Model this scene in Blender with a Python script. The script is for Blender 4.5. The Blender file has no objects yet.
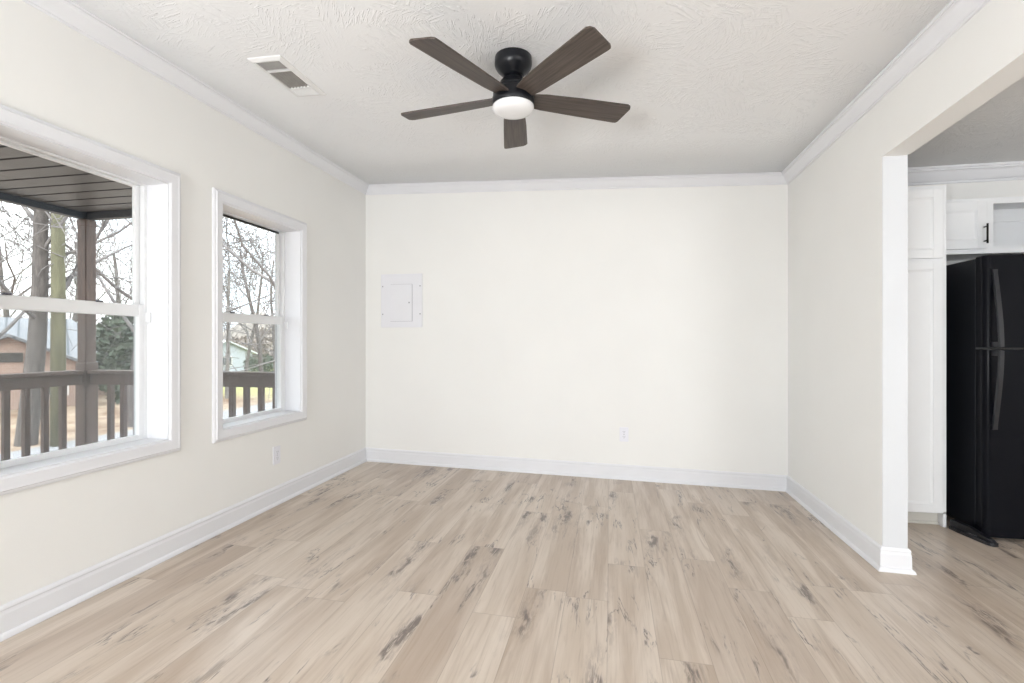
import bpy, bmesh, math, random
from mathutils import Vector, Matrix

# ------------------------------------------------------------------ camera, world, sun, lights, exposure
SC = bpy.context.scene
COL = SC.collection
F = 500.0                      # focal length in pixels of a 1024x683 frame
HC = 1.1535                    # camera height
YAW = math.atan2(98.0, F)      # camera turned to the left of the room axis
AX = Vector((-math.sin(YAW), math.cos(YAW), 0)); RX = Vector((math.cos(YAW), math.sin(YAW), 0))

cam = bpy.data.cameras.new('camera'); cam_o = bpy.data.objects.new('camera', cam); COL.objects.link(cam_o)
cam.sensor_fit = 'HORIZONTAL'; cam.sensor_width = 36.0; cam.lens = 36.0 * F / 1024.0
cam.clip_start = 0.05; cam.clip_end = 400
cam_o.location = (0, 0, HC); cam_o.rotation_euler = (math.pi / 2, 0, YAW)
SC.camera = cam_o

SC.view_settings.view_transform = 'Standard'
try: SC.view_settings.look = 'None'
except Exception: pass
SC.view_settings.gamma = 1.0
SC.view_settings.use_curve_mapping = False
SC.view_settings.exposure = 0.18

world = bpy.data.worlds.new('sky'); SC.world = world; world.use_nodes = True
wn = world.node_tree; wn.nodes.clear()
w_out = wn.nodes.new('ShaderNodeOutputWorld'); w_bg = wn.nodes.new('ShaderNodeBackground')
w_tc = wn.nodes.new('ShaderNodeTexCoord'); w_no = wn.nodes.new('ShaderNodeTexNoise'); w_rp = wn.nodes.new('ShaderNodeValToRGB')
w_no.inputs['Scale'].default_value = 3.0; w_no.inputs['Detail'].default_value = 6
w_rp.color_ramp.elements[0].position = 0.38; w_rp.color_ramp.elements[0].color = (0.80, 0.90, 1.0, 1)
w_rp.color_ramp.elements[1].position = 0.58; w_rp.color_ramp.elements[1].color = (0.96, 0.98, 1.0, 1)
wn.links.new(w_tc.outputs['Generated'], w_no.inputs['Vector'])
wn.links.new(w_no.outputs['Fac'], w_rp.inputs['Fac'])
wn.links.new(w_rp.outputs['Color'], w_bg.inputs['Color'])
# overcast sky: brighter overhead than at the horizon
w_sp = wn.nodes.new('ShaderNodeSeparateXYZ'); wn.links.new(w_tc.outputs['Generated'], w_sp.inputs[0])
w_mr = wn.nodes.new('ShaderNodeMapRange'); wn.links.new(w_sp.outputs[2], w_mr.inputs[0])
for i_, v_ in zip((1, 2, 3, 4), (0.0, 0.8, 2.0, 7.0)): w_mr.inputs[i_].default_value = v_
wn.links.new(w_mr.outputs[0], w_bg.inputs['Strength'])
wn.links.new(w_bg.outputs['Background'], w_out.inputs['Surface'])

def light(name, kind, loc, rot, energy, color=(1, 1, 1), size=None, size_y=None, angle=None):
    l = bpy.data.lights.new(name, kind); l.energy = energy; l.color = color
    if kind == 'AREA':
        l.shape = 'RECTANGLE'; l.size = size; l.size_y = size_y or size
    if angle is not None: l.angle = angle
    o = bpy.data.objects.new(name, l); COL.objects.link(o); o.location = loc; o.rotation_euler = rot
    return o
# sun from behind the house and the right, high, warm
light('sun', 'SUN', (0, -20, 30), (math.radians(48), 0, math.radians(33)), 2.4, (1.0, 0.93, 0.82), angle=0.02)
# added fill lights out of view, at the rear and left walls
RY = -6.6
light('rear_fill_left', 'AREA', (-0.95, RY + 0.05, 1.35), (math.radians(90), 0, 0), 8, (0.95, 0.97, 1.0), 1.6, 1.7)
light('rear_fill_right', 'AREA', (0.75, RY + 0.05, 1.35), (math.radians(90), 0, 0), 8, (0.95, 0.97, 1.0), 1.3, 1.7)
light('side_fill', 'AREA', (-2.19, -2.9, 1.30), (0, math.radians(-90), 0), 36, (0.90, 0.95, 1.0), 1.25, 3.0)  # unseen fill added to brighten the room from the left
# added fill light behind the camera, bounced off the ceiling
light('ceiling_bounce_fill', 'AREA', (-1.4, -2.0, 0.8), (math.radians(180 - 34), 0, math.radians(-14)), 118, (0.95, 0.975, 1.0), 0.8)
light('kitchen_fill', 'AREA', (3.2, -1.45, 1.5), (math.radians(90), 0, 0), 45, (0.95, 0.97, 1.0), 1.4, 1.1)  # fill light added in the unseen part of the kitchen

# ------------------------------------------------------------------ materials
def mat(name, color, rough=0.5, metal=0.0, spec=0.5, var=0.0, scale=8.0, bump=0.0, bscale=60.0, stretch=None, detail=4, coat=0.0):
    m = bpy.data.materials.new(name); m.use_nodes = True
    nt = m.node_tree; b = nt.nodes['Principled BSDF']
    b.inputs['Roughness'].default_value = rough; b.inputs['Metallic'].default_value = metal
    b.inputs['Specular IOR Level'].default_value = spec
    b.inputs['Coat Weight'].default_value = coat
    b.inputs['Base Color'].default_value = (*color, 1)
    tc = nt.nodes.new('ShaderNodeTexCoord'); mp = nt.nodes.new('ShaderNodeMapping')
    nt.links.new(tc.outputs['Object'], mp.inputs['Vector'])
    if stretch: mp.inputs['Scale'].default_value = stretch
    if var:
        n = nt.nodes.new('ShaderNodeTexNoise'); n.inputs['Scale'].default_value = scale; n.inputs['Detail'].default_value = detail
        r = nt.nodes.new('ShaderNodeValToRGB')
        lo = [max(0, c * (1 - var)) for c in color]; hi = [min(1, c * (1 + var)) for c in color]
        r.color_ramp.elements[0].color = (*lo, 1); r.color_ramp.elements[1].color = (*hi, 1)
        r.color_ramp.elements[0].position = 0.3; r.color_ramp.elements[1].position = 0.7
        nt.links.new(mp.outputs['Vector'], n.inputs['Vector']); nt.links.new(n.outputs['Fac'], r.inputs['Fac'])
        nt.links.new(r.outputs['Color'], b.inputs['Base Color'])
    if bump:
        n2 = nt.nodes.new('ShaderNodeTexNoise'); n2.inputs['Scale'].default_value = bscale; n2.inputs['Detail'].default_value = 3
        bp = nt.nodes.new('ShaderNodeBump'); bp.inputs['Strength'].default_value = bump; bp.inputs['Distance'].default_value = 0.01
        nt.links.new(mp.outputs['Vector'], n2.inputs['Vector']); nt.links.new(n2.outputs['Fac'], bp.inputs['Height'])
        nt.links.new(bp.outputs['Normal'], b.inputs['Normal'])
    return m

M = {}
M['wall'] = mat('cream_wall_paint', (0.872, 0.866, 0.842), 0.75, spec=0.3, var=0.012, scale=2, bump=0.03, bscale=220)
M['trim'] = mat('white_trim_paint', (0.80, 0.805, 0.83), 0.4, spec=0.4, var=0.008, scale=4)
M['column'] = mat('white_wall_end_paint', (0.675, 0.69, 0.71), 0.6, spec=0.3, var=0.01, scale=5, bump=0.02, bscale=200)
M['vinyl'] = mat('white_vinyl', (0.86, 0.87, 0.88), 0.35, var=0.01, scale=10)
M['cabinet'] = mat('white_cabinet_paint', (0.84, 0.85, 0.86), 0.38, var=0.008, scale=5)
M['toe'] = mat('cabinet_toe_board', (0.62, 0.60, 0.55), 0.6, var=0.05)
M['gasket'] = mat('dark_rubber_gasket', (0.012, 0.014, 0.015), 0.5, var=0.1)
M['black'] = mat('matt_black_metal', (0.007, 0.008, 0.011), 0.33, metal=0.0, spec=0.35, var=0.15, scale=20)
M['bronze'] = mat('dark_bronze_handle', (0.02, 0.018, 0.016), 0.35, metal=0.6, var=0.1, scale=30)
M['screw'] = mat('grey_screw_metal', (0.30, 0.30, 0.31), 0.4, metal=0.5, var=0.1)
M['panel'] = mat('grey_white_panel_paint', (0.82, 0.82, 0.85), 0.45, var=0.01)
M['outlet'] = mat('white_plastic', (0.84, 0.84, 0.88), 0.35, var=0.01)
M['slot'] = mat('dark_slot', (0.10, 0.10, 0.12), 0.6, var=0.1)
M['gap'] = mat('grey_door_gap', (0.34, 0.34, 0.36), 0.6, var=0.05)
M['vent'] = mat('white_vent_enamel', (0.80, 0.80, 0.79), 0.45, var=0.015)
M['duct'] = mat('dark_duct', (0.05, 0.047, 0.043), 0.8, var=0.2)
M['louver'] = mat('shaded_louver_enamel', (0.36, 0.345, 0.325), 0.6, var=0.08, scale=30)  # shade on the near and middle louvers put into the enamel colour
M['diffuser'] = mat('opal_glass_diffuser', (0.90, 0.90, 0.91), 0.25, var=0.005)
M['fridge_side'] = mat('black_textured_steel', (0.006, 0.007, 0.010), 0.22, spec=0.5, var=0.1, bump=0.03, bscale=500)
M['handle'] = mat('black_plastic_handle', (0.013, 0.014, 0.018), 0.35, var=0.1, scale=20)
M['porch_wood'] = mat('brown_stained_wood', (0.085, 0.053, 0.040), 0.65, var=0.25, scale=6, stretch=(6, 6, 1.2), bump=0.15, bscale=30)
M['soffit'] = mat('dark_grey_soffit_vinyl', (0.080, 0.081, 0.085), 0.4, var=0.12, scale=3)
M['fascia'] = mat('slate_fascia_paint', (0.035, 0.042, 0.052), 0.5, var=0.12, scale=5)
M['deck'] = mat('weathered_deck_boards', (0.19, 0.15, 0.125), 0.75, var=0.2, scale=6, stretch=(1, 6, 1))
M['pole'] = mat('mossy_utility_pole', (0.100, 0.095, 0.058), 0.85, var=0.3, scale=3, stretch=(3, 3, 0.6), bump=0.3, bscale=20)
M['bark'] = mat('grey_brown_bark', (0.088, 0.077, 0.072), 0.9, var=0.35, scale=5, stretch=(3, 3, 1), bump=0.3, bscale=14)
M['bark_pale'] = mat('pale_grey_bark', (0.17, 0.157, 0.145), 0.9, var=0.3, scale=5, bump=0.3, bscale=14)
M['twig'] = mat('fine_branch_bark', (0.155, 0.143, 0.14), 0.9, var=0.25, scale=2)
M['evergreen'] = mat('dark_evergreen_leaf', (0.045, 0.065, 0.038), 0.6, var=0.45, scale=2.2)
M['scrub'] = mat('dry_scrub_twigs', (0.18, 0.15, 0.13), 0.9, var=0.35, scale=1.2)
M['asphalt'] = mat('grey_asphalt', (0.21, 0.21, 0.215), 0.9, var=0.10, scale=2, bump=0.15, bscale=90)
M['wire'] = mat('black_wire', (0.03, 0.03, 0.035), 0.6, var=0.1)
M['siding'] = mat('pale_blue_grey_siding', (0.34, 0.37, 0.41), 0.7, var=0.06)
M['white_roof'] = mat('pale_metal_roof', (0.48, 0.495, 0.52), 0.45, var=0.08, scale=1.5)
M['house_glass'] = mat('dark_house_window', (0.05, 0.06, 0.07), 0.1, var=0.2)
M['house_trim'] = mat('house_white_trim', (0.62, 0.60, 0.57), 0.6, var=0.05)

def glass_mat(name, tint, gloss):
    m = bpy.data.materials.new(name); m.use_nodes = True; nt = m.node_tree; nt.nodes.clear()
    o = nt.nodes.new('ShaderNodeOutputMaterial'); t = nt.nodes.new('ShaderNodeBsdfTransparent'); g = nt.nodes.new('ShaderNodeBsdfGlossy')
    fr = nt.nodes.new('ShaderNodeFresnel'); mu = nt.nodes.new('ShaderNodeMath'); mx = nt.nodes.new('ShaderNodeMixShader')
    t.inputs['Color'].default_value = (*tint, 1); g.inputs['Roughness'].default_value = 0.0; g.inputs['Color'].default_value = (1, 1, 1, 1)
    fr.inputs['IOR'].default_value = 1.45; mu.operation = 'MULTIPLY'; mu.inputs[1].default_value = gloss
    ge = nt.nodes.new('ShaderNodeNewGeometry'); m2 = nt.nodes.new('ShaderNodeMath'); m2.operation = 'SUBTRACT'; m2.inputs[0].default_value = 1.0; nt.links.new(ge.outputs['Backfacing'], m2.inputs[1])
    m3 = nt.nodes.new('ShaderNodeMath'); m3.operation = 'MULTIPLY'; nt.links.new(fr.outputs['Fac'], m3.inputs[0]); nt.links.new(m2.outputs[0], m3.inputs[1]); nt.links.new(m3.outputs[0], mu.inputs[0]); nt.links.new(mu.outputs[0], mx.inputs['Fac'])
    nt.links.new(t.outputs[0], mx.inputs[1]); nt.links.new(g.outputs[0], mx.inputs[2]); nt.links.new(mx.outputs[0], o.inputs['Surface'])
    return m
M['glass'] = glass_mat('clear_window_glass', (0.97, 0.985, 0.98), 0.5)

def screen_mat():
    m = bpy.data.materials.new('grey_insect_mesh'); m.use_nodes = True; nt = m.node_tree; nt.nodes.clear()
    o = nt.nodes.new('ShaderNodeOutputMaterial'); t = nt.nodes.new('ShaderNodeBsdfTransparent'); d = nt.nodes.new('ShaderNodeBsdfDiffuse'); mx = nt.nodes.new('ShaderNodeMixShader')
    d.inputs['Color'].default_value = (0.42, 0.42, 0.44, 1); mx.inputs['Fac'].default_value = 0.16
    nt.links.new(t.outputs[0], mx.inputs[1]); nt.links.new(d.outputs[0], mx.inputs[2]); nt.links.new(mx.outputs[0], o.inputs['Surface'])
    return m
M['screen'] = screen_mat()

class NT:
    """tiny helper for node maths"""
    def __init__(s, m): s.t = m.node_tree
    def n(s, kind, **kw):
        x = s.t.nodes.new(kind)
        for k, v in kw.items(): setattr(x, k, v)
        return x
    def link(s, a, b): s.t.links.new(a, b)
    def val(s, sock, v):
        if isinstance(v, (int, float)): sock.default_value = v
        else: s.link(v, sock)
    def math(s, op, a, b=0.0, c=None, clamp=False):
        x = s.n('ShaderNodeMath', operation=op, use_clamp=clamp); s.val(x.inputs[0], a); s.val(x.inputs[1], b)
        if c is not None: s.val(x.inputs[2], c)
        return x.outputs[0]
    def comb(s, x, y, z=0.0):
        c = s.n('ShaderNodeCombineXYZ'); s.val(c.inputs[0], x); s.val(c.inputs[1], y); s.val(c.inputs[2], z); return c.outputs[0]
    def noise(s, vec, scale=1.0, detail=4.0, rough=0.5, dist=0.0):
        x = s.n('ShaderNodeTexNoise'); s.link(vec, x.inputs['Vector']); x.inputs['Scale'].default_value = scale
        x.inputs['Detail'].default_value = detail; x.inputs['Roughness'].default_value = rough; x.inputs['Distortion'].default_value = dist
        return x.outputs['Fac']
    def white(s, vec):
        x = s.n('ShaderNodeTexWhiteNoise', noise_dimensions='3D'); s.link(vec, x.inputs['Vector']); return x.outputs['Value']
    def smooth(s, v, lo, hi, o0=0.0, o1=1.0):
        x = s.n('ShaderNodeMapRange', interpolation_type='SMOOTHSTEP'); s.val(x.inputs[0], v)
        for i, q in zip((1, 2, 3, 4), (lo, hi, o0, o1)): x.inputs[i].default_value = q
        return x.outputs[0]
    def mix(s, fac, a, b, blend='MIX'):
        x = s.n('ShaderNodeMix', data_type='RGBA', blend_type=blend); s.val(x.inputs[0], fac)
        for sock, v in ((x.inputs[6], a), (x.inputs[7], b)):
            if isinstance(v, tuple): sock.default_value = (*v, 1)
            else: s.link(v, sock)
        return x.outputs[2]

def floor_mat():
    m = bpy.data.materials.new('light_oak_plank_floor'); m.use_nodes = True
    N = NT(m); b = m.node_tree.nodes['Principled BSDF']
    tc = N.n('ShaderNodeTexCoord'); sp = N.n('ShaderNodeSeparateXYZ'); N.link(tc.outputs['Object'], sp.inputs[0])
    X, Y = sp.outputs[0], sp.outputs[1]
    W, L = 0.182, 1.25
    u = N.math('DIVIDE', N.math('ADD', X, 20.03), W); i = N.math('FLOOR', u); fu = N.math('SUBTRACT', u, i)
    r0 = N.white(N.comb(i, 3.7, 1.0))
    v = N.math('ADD', N.math('DIVIDE', N.math('ADD', Y, 20.0), L), N.math('MULTIPLY', r0, 7.31)); j = N.math('FLOOR', v); fv = N.math('SUBTRACT', v, j)
    r1 = N.white(N.comb(i, j, 5.0)); r2 = N.white(N.comb(i, j, 9.0)); r3 = N.white(N.comb(i, j, 13.0))
    ox = N.math('MULTIPLY', r1, 40.0); oy = N.math('MULTIPLY', r2, 60.0)
    px = N.math('ADD', X, ox); py = N.math('ADD', Y, oy)
    # long soft grain, fine grain, cathedral
    g1 = N.noise(N.comb(N.math('MULTIPLY', px, 9.0), N.math('MULTIPLY', py, 0.9), r3), 1.0, 4, 0.55, 0.6)
    g2 = N.noise(N.comb(N.math('MULTIPLY', px, 110.0), N.math('MULTIPLY', py, 3.5), r3), 1.0, 4, 0.6, 0.3)
    g3 = N.noise(N.comb(N.math('MULTIPLY', px, 30.0), N.math('MULTIPLY', py, 2.0), r3), 1.0, 3, 0.55, 1.2)
    base = N.mix(r1, (0.455, 0.357, 0.273), (0.575, 0.478, 0.385))
    base = N.mix(N.smooth(g1, 0.34, 0.66), base, (0.665, 0.575, 0.485))
    tone = N.math('MULTIPLY', N.smooth(r2, 0.55, 1.0), 0.34)
    base = N.mix(tone, base, (0.41, 0.32, 0.252))
    base = N.mix(N.smooth(g2, 0.50, 0.72, 0.0, 0.28), base, (0.34, 0.255, 0.19))
    base = N.mix(N.smooth(g3, 0.54, 0.76, 0.0, 0.42), base, (0.35, 0.26, 0.195))
    # knots: cells along the board, smudged dark cores with wispy cracks running along the grain
    wob = N.math('MULTIPLY', N.math('SUBTRACT', N.noise(N.comb(N.math('MULTIPLY', px, 14.0), N.math('MULTIPLY', py, 6.0), 2.0), 1.0, 3), 0.5), 0.9)
    vo = N.n('ShaderNodeTexVoronoi', feature='F1', voronoi_dimensions='2D'); vo.inputs['Scale'].default_value = 1.0
    N.link(N.comb(N.math('ADD', N.math('MULTIPLY', px, 6.6), wob), N.math('ADD', N.math('MULTIPLY', py, 1.35), wob)), vo.inputs['Vector'])
    sel = N.n('ShaderNodeSeparateColor'); N.link(vo.outputs['Color'], sel.inputs[0])
    some = N.smooth(sel.outputs[0], 0.35, 0.75)
    smear = N.math('MULTIPLY', N.smooth(vo.outputs['Distance'], 0.06, 0.42, 1.0, 0.0), some)
    gx = N.noise(N.comb(N.math('MULTIPLY', px, 60.0), N.math('MULTIPLY', py, 9.0), 4.0), 1.0, 4, 0.65, 1.5)
    smear = N.math('MULTIPLY', smear, N.smooth(gx, 0.38, 0.62))
    core = N.math('MULTIPLY', N.smooth(vo.outputs['Distance'], 0.05, 0.17, 1.0, 0.0), some)
    core = N.math('MULTIPLY', core, N.smooth(gx, 0.33, 0.52))
    base = N.mix(N.math('MULTIPLY', smear, 0.75), base, (0.285, 0.225, 0.190))
    base = N.mix(N.math('MULTIPLY', core, 0.80), base, (0.135, 0.105, 0.092))
    # wandering mineral streaks
    st = N.noise(N.comb(N.math('MULTIPLY', px, 8.0), N.math('MULTIPLY', py, 1.3), 7.0), 1.0, 4, 0.6, 0.9)
    ridge = N.smooth(N.math('ABSOLUTE', N.math('SUBTRACT', st, 0.5)), 0.0, 0.03, 1.0, 0.0)
    msk = N.smooth(N.noise(N.comb(N.math('MULTIPLY', px, 5.0), N.math('MULTIPLY', py, 1.9), 17.0), 1.0, 3), 0.49, 0.60)
    rag = N.smooth(gx, 0.40, 0.60)
    base = N.mix(N.math('MULTIPLY', N.math('MULTIPLY', N.math('MULTIPLY', ridge, msk), rag), 1.0), base, (0.17, 0.14, 0.128))
    # joints
    eu = N.math('MINIMUM', fu, N.math('SUBTRACT', 1.0, fu)); ev = N.math('MINIMUM', fv, N.math('SUBTRACT', 1.0, fv))
    ju = N.smooth(eu, 0.0, 0.012, 1.0, 0.0); jv = N.smooth(ev, 0.0, 0.0022, 1.0, 0.0); jt = N.math('MAXIMUM', ju, jv)
    base = N.mix(N.math('MULTIPLY', jt, 0.45), base, (0.23, 0.17, 0.125))
    N.link(base, b.inputs['Base Color'])
    b.inputs['Specular IOR Level'].default_value = 0.6
    N.link(N.smooth(g2, 0.3, 0.7, 0.28, 0.40), b.inputs['Roughness'])
    bp = N.n('ShaderNodeBump'); bp.inputs['Strength'].default_value = 0.12; bp.inputs['Distance'].default_value = 0.004
    N.link(N.math('SUBTRACT', N.math('MULTIPLY', g2, 0.4), jt), bp.inputs['Height']); N.link(bp.outputs['Normal'], b.inputs['Normal'])
    return m
M['floor'] = floor_mat()

def ceiling_mat(name, color):
    m = bpy.data.materials.new(name); m.use_nodes = True; N = NT(m); b = m.node_tree.nodes['Principled BSDF']
    b.inputs['Base Color'].default_value = (*color, 1); b.inputs['Roughness'].default_value = 0.8; b.inputs['Specular IOR Level'].default_value = 0.2
    tc = N.n('ShaderNodeTexCoord'); V = tc.outputs['Object']
    # stomped plaster: short brush strokes, each stamp turned its own way
    sp = N.n('ShaderNodeSeparateXYZ'); N.link(V, sp.inputs[0]); X, Y = sp.outputs[0], sp.outputs[1]
    wx = N.math('MULTIPLY', N.math('SUBTRACT', N.noise(V, 14.0, 2), 0.5), 0.10)
    def strokes(freq, seed):
        vo = N.n('ShaderNodeTexVoronoi', feature='F1', voronoi_dimensions='2D'); vo.inputs['Scale'].default_value = 1.0
        N.link(N.comb(N.math('MULTIPLY', N.math('ADD', N.math('ADD', X, wx), seed), freq), N.math('MULTIPLY', N.math('ADD', Y, wx), freq)), vo.inputs['Vector'])
        sc = N.n('ShaderNodeSeparateColor'); N.link(vo.outputs['Color'], sc.inputs[0]); an = N.math('MULTIPLY', sc.outputs[0], 6.2832)
        ca, sa = N.math('COSINE', an), N.math('SINE', an)
        u = N.math('ADD', N.math('MULTIPLY', X, ca), N.math('MULTIPLY', Y, sa)); v = N.math('SUBTRACT', N.math('MULTIPLY', Y, ca), N.math('MULTIPLY', X, sa))
        n = N.noise(N.comb(N.math('MULTIPLY', u, 14.0), N.math('MULTIPLY', v, 85.0), sc.outputs[1]), 1.0, 2, 0.5, 0.8)
        return N.math('MULTIPLY', N.smooth(n, 0.50, 0.68), N.smooth(sc.outputs[2], 0.25, 0.6))
    h = N.math('ADD', N.math('MAXIMUM', strokes(7.0, 0.0), strokes(5.0, 3.3)), N.math('MULTIPLY', N.noise(V, 90.0, 2), 0.2))
    bp = N.n('ShaderNodeBump'); bp.inputs['Strength'].default_value = 0.4; bp.inputs['Distance'].default_value = 0.006
    N.link(h, bp.inputs['Height']); N.link(bp.outputs['Normal'], b.inputs['Normal'])
    return m
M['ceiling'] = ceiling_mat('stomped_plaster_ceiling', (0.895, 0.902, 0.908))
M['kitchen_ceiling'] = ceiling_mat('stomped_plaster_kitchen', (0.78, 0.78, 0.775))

def blade_mat():
    m = bpy.data.materials.new('weathered_dark_wood_blade'); m.use_nodes = True; N = NT(m); b = m.node_tree.nodes['Principled BSDF']
    tc = N.n('ShaderNodeTexCoord'); sp = N.n('ShaderNodeSeparateXYZ'); N.link(tc.outputs['Object'], sp.inputs[0])
    g = N.noise(N.comb(N.math('MULTIPLY', sp.outputs[0], 4.0), N.math('MULTIPLY', sp.outputs[1], 90.0), 0.0), 1.0, 4, 0.6, 0.4)
    N.link(N.mix(N.smooth(g, 0.3, 0.7), (0.048, 0.036, 0.030), (0.105, 0.082, 0.068)), b.inputs['Base Color'])
    b.inputs['Roughness'].default_value = 0.5
    return m
M['blade'] = blade_mat()

def fridge_mat():
    m = bpy.data.materials.new('glossy_black_fridge_door'); m.use_nodes = True; N = NT(m); b = m.node_tree.nodes['Principled BSDF']
    tc = N.n('ShaderNodeTexCoord'); V = tc.outputs['Object']
    vo = N.n('ShaderNodeTexVoronoi', feature='F1'); vo.inputs['Scale'].default_value = 9.0; N.link(V, vo.inputs['Vector'])
    sc = N.n('ShaderNodeSeparateColor'); N.link(vo.outputs['Color'], sc.inputs[0])
    d = N.math('MULTIPLY', N.smooth(vo.outputs['Distance'], 0.02, 0.05, 1.0, 0.0), N.smooth(sc.outputs[0], 0.45, 0.55))
    N.link(N.mix(N.math('MULTIPLY', d, 0.4), (0.006, 0.0065, 0.009), (0.35, 0.35, 0.36)), b.inputs['Base Color'])
    N.link(N.smooth(N.noise(V, 7.0, 3), 0.3, 0.7, 0.14, 0.26), b.inputs['Roughness'])
    b.inputs['Specular IOR Level'].default_value = 0.08
    return m
M['fridge'] = fridge_mat()

def brick_mat():
    m = bpy.data.materials.new('red_brown_brick'); m.use_nodes = True; N = NT(m); b = m.node_tree.nodes['Principled BSDF']
    tc = N.n('ShaderNodeTexCoord'); sp = N.n('ShaderNodeSeparateXYZ'); N.link(tc.outputs['Object'], sp.inputs[0])
    br = N.n('ShaderNodeTexBrick'); br.inputs['Scale'].default_value = 3.0
    br.inputs['Color1'].default_value = (0.29, 0.195, 0.155, 1); br.inputs['Color2'].default_value = (0.235, 0.155, 0.125, 1); br.inputs['Mortar'].default_value = (0.36, 0.31, 0.27, 1)
    N.link(N.comb(N.math('ADD', sp.outputs[0], sp.outputs[1]), sp.outputs[2]), br.inputs['Vector'])
    N.link(br.outputs['Color'], b.inputs['Base Color']); b.inputs['Roughness'].default_value = 0.85
    return m
M['brick'] = brick_mat()

def metal_roof_mat():
    m = bpy.data.materials.new('ribbed_metal_roof'); m.use_nodes = True; N = NT(m); b = m.node_tree.nodes['Principled BSDF']
    tc = N.n('ShaderNodeTexCoord'); sp = N.n('ShaderNodeSeparateXYZ'); N.link(tc.outputs['Object'], sp.inputs[0])
    w = N.math('FRACT', N.math('MULTIPLY', sp.outputs[0], 2.4)); rib = N.smooth(N.math('ABSOLUTE', N.math('SUBTRACT', w, 0.5)), 0.36, 0.46)
    st = N.noise(tc.outputs['Object'], 1.1, 4)
    N.link(N.mix(rib, N.mix(st, (0.13, 0.137, 0.147), (0.21, 0.217, 0.228)), (0.085, 0.092, 0.102)), b.inputs['Base Color']); b.inputs['Roughness'].default_value = 0.8; b.inputs['Specular IOR Level'].default_value = 0.2
    return m
M['metal_roof'] = metal_roof_mat()

def ground_mat():
    m = bpy.data.materials.new('leafy_lawn_ground'); m.use_nodes = True; N = NT(m); b = m.node_tree.nodes['Principled BSDF']
    tc = N.n('ShaderNodeTexCoord'); V = tc.outputs['Object']; sp = N.n('ShaderNodeSeparateXYZ'); N.link(V, sp.inputs[0])
    n1 = N.noise(V, 0.22, 4, 0.6); n2 = N.smooth(N.noise(V, 0.9, 5, 0.75), 0.35, 0.65); n3 = N.noise(V, 14.0, 3, 0.7)
    leaf = N.mix(n2, (0.14, 0.085, 0.052), (0.34, 0.27, 0.20)); grass = N.mix(n2, (0.17, 0.20, 0.06), (0.31, 0.30, 0.13))
    yy = N.math('ADD', sp.outputs[1], N.math('MULTIPLY', N.math('SUBTRACT', n1, 0.5), 14.0))
    c = N.mix(N.smooth(yy, 19.0, 25.0), leaf, grass); c = N.mix(N.smooth(n3, 0.55, 0.75, 0.0, 0.4), c, (0.42, 0.35, 0.275))
    N.link(c, b.inputs['Base Color']); b.inputs['Roughness'].default_value = 0.95; b.inputs['Specular IOR Level'].default_value = 0.1
    return m
M['ground'] = ground_mat()
M['hill'] = mat('bare_woodland_hillside', (0.21, 0.19, 0.17), 0.95, spec=0.1, var=0.35, scale=0.8, detail=8)

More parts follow.
